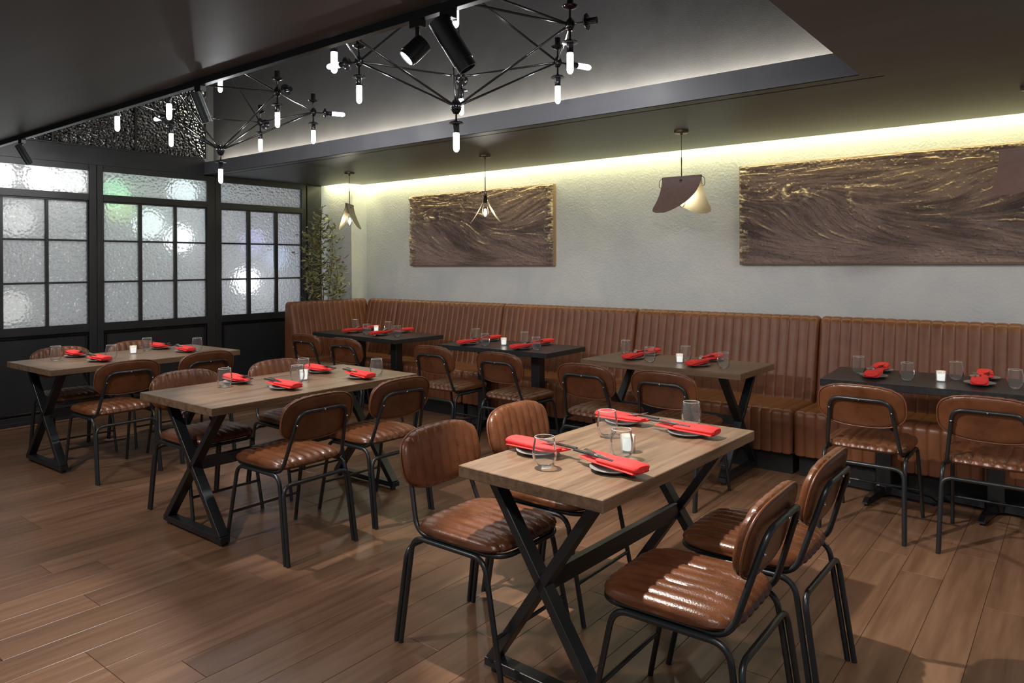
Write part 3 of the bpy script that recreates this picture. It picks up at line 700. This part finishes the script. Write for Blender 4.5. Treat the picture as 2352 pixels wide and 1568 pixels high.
# ================================================================== PENDANTS
def pendant(x_, y_, rot, label, lit):
    t = thing('pendant_lamp', label, 'lamp', (x_, y_, ZC), rot, 'leather pendant lamps over the banquette'); zt = -.35
    MB().lathe([(.055, 0), (.055, -.014), (.050, -.018), (.012, -.020), (.010, -.03), (.006, -.034)], 24).build('canopy', 'brass_dark', t, smooth=True, auto=40)
    MB().tube([(0, 0, -.03), (0, 0, zt*.6)], .0022, 8).build('rod', 'brass_dark', t, smooth=True)
    MB().tube([(0, 0, zt*.58), (0, 0, zt)], .0042, 8).build('rod', 'brass_dark', t, smooth=True)
    MB().box(-.160, .160, -.012, .012, zt-.012, zt+.004, .002).build('top_bar', 'pendant_leather', t)
    for s in (-1, 1):
        rows = []; rows2 = []
        nv, nu = 22, 24
        for j in range(nv+1):
            v = j/nv; z_ = zt-.004-.275*v; out = s*(.010+.135*v**1.7)
            # flared outline with one swept corner
            a = -.158-.006*v-.040*v**3.2
            bq = .158-.21*v**2.6
            if v > .80:
                k = (v-.80)/.20; rr = .062*(1-sqrt(max(0, 1-k*k))); a += rr; bq -= rr*.4
            lo, hi = (a, bq) if s < 0 else (-bq, -a)
            rows.append([(lo+(hi-lo)*i/nu, out, z_) for i in range(nu+1)])
            rows2.append([(lo+(hi-lo)*i/nu, out-s*.003, z_) for i in range(nu+1)])
        fo = MB().grid(rows).grid(rows2)
        n_ = nu+1
        rim = [(0, i) for i in range(nu+1)]+[(j, nu) for j in range(1, nv+1)]+[(nv, i) for i in range(nu-1, -1, -1)]+[(j, 0) for j in range(nv-1, 0, -1)]
        off = (nv+1)*n_
        for (j, i), (j2, i2) in zip(rim, rim[1:]+rim[:1]): fo.f.append((j*n_+i, j2*n_+i2, off+j2*n_+i2, off+j*n_+i))
        ob = fo.build('leather_flap', 'pendant_leather', t, smooth=True, auto=50)
        ob.data.materials.append(MATS['pendant_inner'])
        q = nu*nv
        for k in range(q, 2*q): ob.data.polygons[k].material_index = 1
        lp = fillet([(s*.155, s*.006, zt-.004), (s*.182, s*.010, zt-.02), (s*.180, s*.016, zt-.072), (s*.160, s*.020, zt-.082)], .02, 5)
        MB().tube(lp, .0026, 6).build('side_loop', 'brass_dark', t, smooth=True)
    MB().lathe([(.0, zt-.02), (.014, zt-.022), (.017, zt-.03), (.017, zt-.09), (.012, zt-.10)], 16).build('lamp_socket', 'black_metal', t, smooth=True, auto=40)
    MB().lathe([(.012, zt-.095), (.016, zt-.11), (.028, zt-.15), (.031, zt-.185), (.027, zt-.212), (.012, zt-.232), (0, zt-.235)], 20).build('bulb', 'bulb_glass', t, smooth=True)
    MB().lathe([(.0, zt-.145), (.010, zt-.15), (.016, zt-.185), (.010, zt-.210), (0, zt-.213)], 12).build('filament', 'pendant_bulb', t, smooth=True)
    light('POINT', 'pendant_light', (x_, y_, ZC+zt-.20), lit, (1, .95, .85), radius=.02)
def ray_ang(x_, y_): return math.atan2(y_, x_)
pendant(-6.365, 5.150, ray_ang(-6.365, 5.15)+radians(-13), 'leather flap pendant lamp hanging in the corner beside the olive tree', 5.0)
pendant(-4.390, 5.140, ray_ang(-4.39, 5.14)+radians(1), 'leather flap pendant lamp seen edge-on before the left painting', 5.0)
pendant(-2.424, 5.150, pi, 'leather flap pendant lamp hanging left of the right painting', 4.5)
pendant(-.245, 5.150, pi, 'leather flap pendant lamp cut by the right picture edge', 4.0)

# ================================================================== CHANDELIERS
def chandelier(cx, cy, a0, label, out_lit):
    zr = 2.70; R_ = .68; zh = 2.36; zt = 3.04
    t = thing('chandelier', label, 'chandelier', (cx, cy, 3.95), 0, 'black rod chandeliers in the ceiling recess')
    O = Vector((0, 0, -3.95))
    ring = [Vector((R_*cos(radians(a0+60*k)), R_*sin(radians(a0+60*k)), zr))+O for k in range(6)]
    hub = Vector((0, 0, zh))+O; top = Vector((0, 0, zt))+O
    def rod(a, b_, rr=.0065): MB().tube([a, b_], rr, 8).build('rod', 'black_gloss', t, smooth=True, auto=50)
    for k in range(6):
        rod(ring[k], ring[(k+1) % 6]); rod(ring[k], hub); rod(ring[k], top)
    rod(top, Vector((0, 0, -.02)), .009)
    MB().lathe([(.07, 0), (.07, -.02), (.015, -.03)], 20).build('ceiling_rose', 'black_gloss', t, smooth=True, auto=40)
    def ball(p, r_): MB().lathe([(0, -r_*1.35), (r_*.5, -r_*1.25), (r_*.9, -r_*.6), (r_, 0), (r_*.9, r_*.6), (r_*.5, r_*1.25), (0, r_*1.35)], 16, Matrix.Translation(p)).build('joint_ball', 'black_gloss', t, smooth=True)
    def socket(p, d, bulb, off=.03, lite=True):
        M = Matrix.Translation(p) @ d.to_track_quat('Z', 'Y').to_matrix().to_4x4()
        s_ = MB().lathe([(.005, off*.5), (.0055, .068), (.008, .074), (.034, .083), (.041, .091), (.041, .093), (.020, .096), (.0175, .099), (.0175, .142), (.0175, .144), (.012, .144)], 18, M).build('lamp_socket', 'black_gloss', t, smooth=True, auto=40)
        if bulb:
            b_ = MB().lathe([(.0150, .142), (.0165, .150), (.0165, .230), (.0135, .240), (.007, .247), (0, .249)], 16, M).build('bulb', 'bulb_glow', s_, smooth=True)
            wp = Vector((cx, cy, 3.95))+M @ Vector((0, 0, .195))
            if lite: light('POINT', 'bulb_light', wp, 8.0, (.97, .985, 1), radius=.015)
    Z = Vector((0, 0, 1))
    for k in range(6):
        ball(ring[k], .025); socket(ring[k], -Z, True); socket(ring[k], Z, False)
        d = Vector((ring[k].x, ring[k].y, 0)).normalized(); socket(ring[k], d, k in out_lit)
    ball(hub, .031); socket(hub, -Z, True); ball(top, .031); socket(top, -Z, True)
    return t
chandelier(-2.70, 2.92, 10, 'black rod chandelier with bare tube bulbs, the bigger nearer one', (1, 3))
tB = chandelier(-5.08, 2.90, 3, 'black rod chandelier with bare tube bulbs, further one near the windows', (1, 3))

# ================================================================== TRACK AND SPOTS
TY = 2.045
tag(MB().box(WX+.02, RX1-.02, TY-.018, TY+.018, ZC-.034, ZC-.0005, .002).build('light_track', 'black_metal'), 'long black lighting track along the ceiling edge', 'track')
def spot(x_, aim, ln, r_, label, lens, energy, square=False, angle=60, yoke=.09):
    base = Vector((x_, TY, ZC-.034)); t = thing('track_spotlight', label, 'spotlight', base, 0, 'spotlights on the ceiling track')
    MB().box(-.032, .032, -.017, .017, -.030, 0, .002).build('adapter', 'black_metal', t)
    MB().tube([(0, 0, -.03), (0, 0, -yoke+.015)], .009, 10).build('stem', 'black_metal', t, smooth=True, auto=50)
    d = (Vector(aim)-base).normalized(); piv = Vector((0, 0, -yoke)); M = Matrix.Translation(piv) @ d.to_track_quat('Z', 'Y').to_matrix().to_4x4()
    hd = MB().lathe([(r_*.9, -ln*.35), (r_, -ln*.34), (r_, ln*.50), (r_*.93, ln*.51), (r_*.93, ln*.65), (r_*.80, ln*.65), (r_*.78, ln*.60)], 24, M).build('head', 'black_metal', t, smooth=True, auto=40)
    MB().lathe([(0, ln*.605), (r_*.79, ln*.605)], 20, M, cap=False).build('lens', 'spot_lens' if lens else 'black_gloss', hd)
    p = base+M @ Vector((0, 0, ln*.67))
    light('SPOT', 'spot_beam', p, energy, (1, .95, .88), aim=aim, radius=.022, angle=angle, blend=.35)
spot(-6.46, (-6.0, 2.85, .7), .16, .026, 'small black cylinder spotlight at far left of the track', False, 60)
spot(-3.79, (-3.65, 2.75, .7), .17, .030, 'black cylinder spotlight over the middle table', False, 85)
spot(-2.10, (-2.95, .75, .9), .10, .040, 'short black spotlight with its lit lens showing', True, 120, yoke=.11)
spot(-1.93, (-1.15, 2.75, .75), .22, .042, 'long black spotlight beside the one with a lit lens', False, 170, yoke=.10, angle=80)

# ================================================================== OLIVE TREE
t = thing('olive_tree', 'slender olive tree with grey green leaves behind the banquette arm', 'plant', (-7.36, 5.52, 0))
MB().lathe([(.10, 0), (.15, .02), (.17, .40), (.18, .42), (.165, .42), (.16, .38), (0, .38)], 24).build('planter', 'terracotta', t, smooth=True, auto=40)
random.seed(21)
stems = []
for k, (dx, dy, tp, bx, h0) in enumerate(((.02, .0, 2.22, -.03, .38), (-.22, -.05, 1.90, -.05, .60), (.10, .06, 2.05, .10, .5), (-.24, .02, 1.45, -.06, .5), (.20, .05, 1.72, .12, .7), (.02, -.08, 1.95, 0, .8), (.26, .0, 1.30, .14, .6), (-.12, .05, 2.10, 0, 1.0))):
    p0 = Vector((0, 0, h0)) if k == 0 else Vector((.005*k-.02, 0, h0)); p3 = Vector((dx, dy, tp)); pts = []
    for i in range(13):
        u = i/12; p = p0.lerp(p3, u)+Vector((bx*sin(pi*u), .02*sin(2*pi*u+k), 0)); pts.append(p)
    stems.append(pts)
    st = MB().tube(pts, [(.013 if k == 0 else .006)*(1-.75*i/12) for i in range(13)], 6).build('branch', 'bark', t, smooth=True)
    lf = MB()
    n = 120 if k in (0, 1, 2) else 95
    for q in range(n):
        u = random.uniform(.42, 1.0) if k != 3 and k != 6 else random.uniform(.35, 1)
        i = min(11, int(u*12)); p = pts[i].lerp(pts[i+1], u*12-i); p = p+Vector((random.gauss(0, .052), random.gauss(0, .045), random.gauss(0, .03)))
        ln = random.uniform(.065, .110); wd = ln*.17; az = random.uniform(0, 2*pi); el = random.uniform(-.5, .9)
        d = Vector((cos(az)*cos(el), sin(az)*cos(el), sin(el))); sd = d.cross(Vector((random.gauss(0, .4), random.gauss(0, .4), 1))).normalized(); nn = d.cross(sd).normalized()
        a = p; lf.add([a, a+d*ln*.35+sd*wd+nn*.003, a+d*ln*.75+sd*wd*.75+nn*.002, a+d*ln-nn*.006, a+d*ln*.75-sd*wd*.75+nn*.002, a+d*ln*.35-sd*wd+nn*.003, a+d*ln*.5-nn*.001],
                      [(0, 1, 6), (1, 2, 6), (2, 3, 6), (3, 4, 6), (4, 5, 6), (5, 0, 6)])
    lo = lf.build('leaves', 'olive_leaf', st); lo['kind'] = 'stuff'
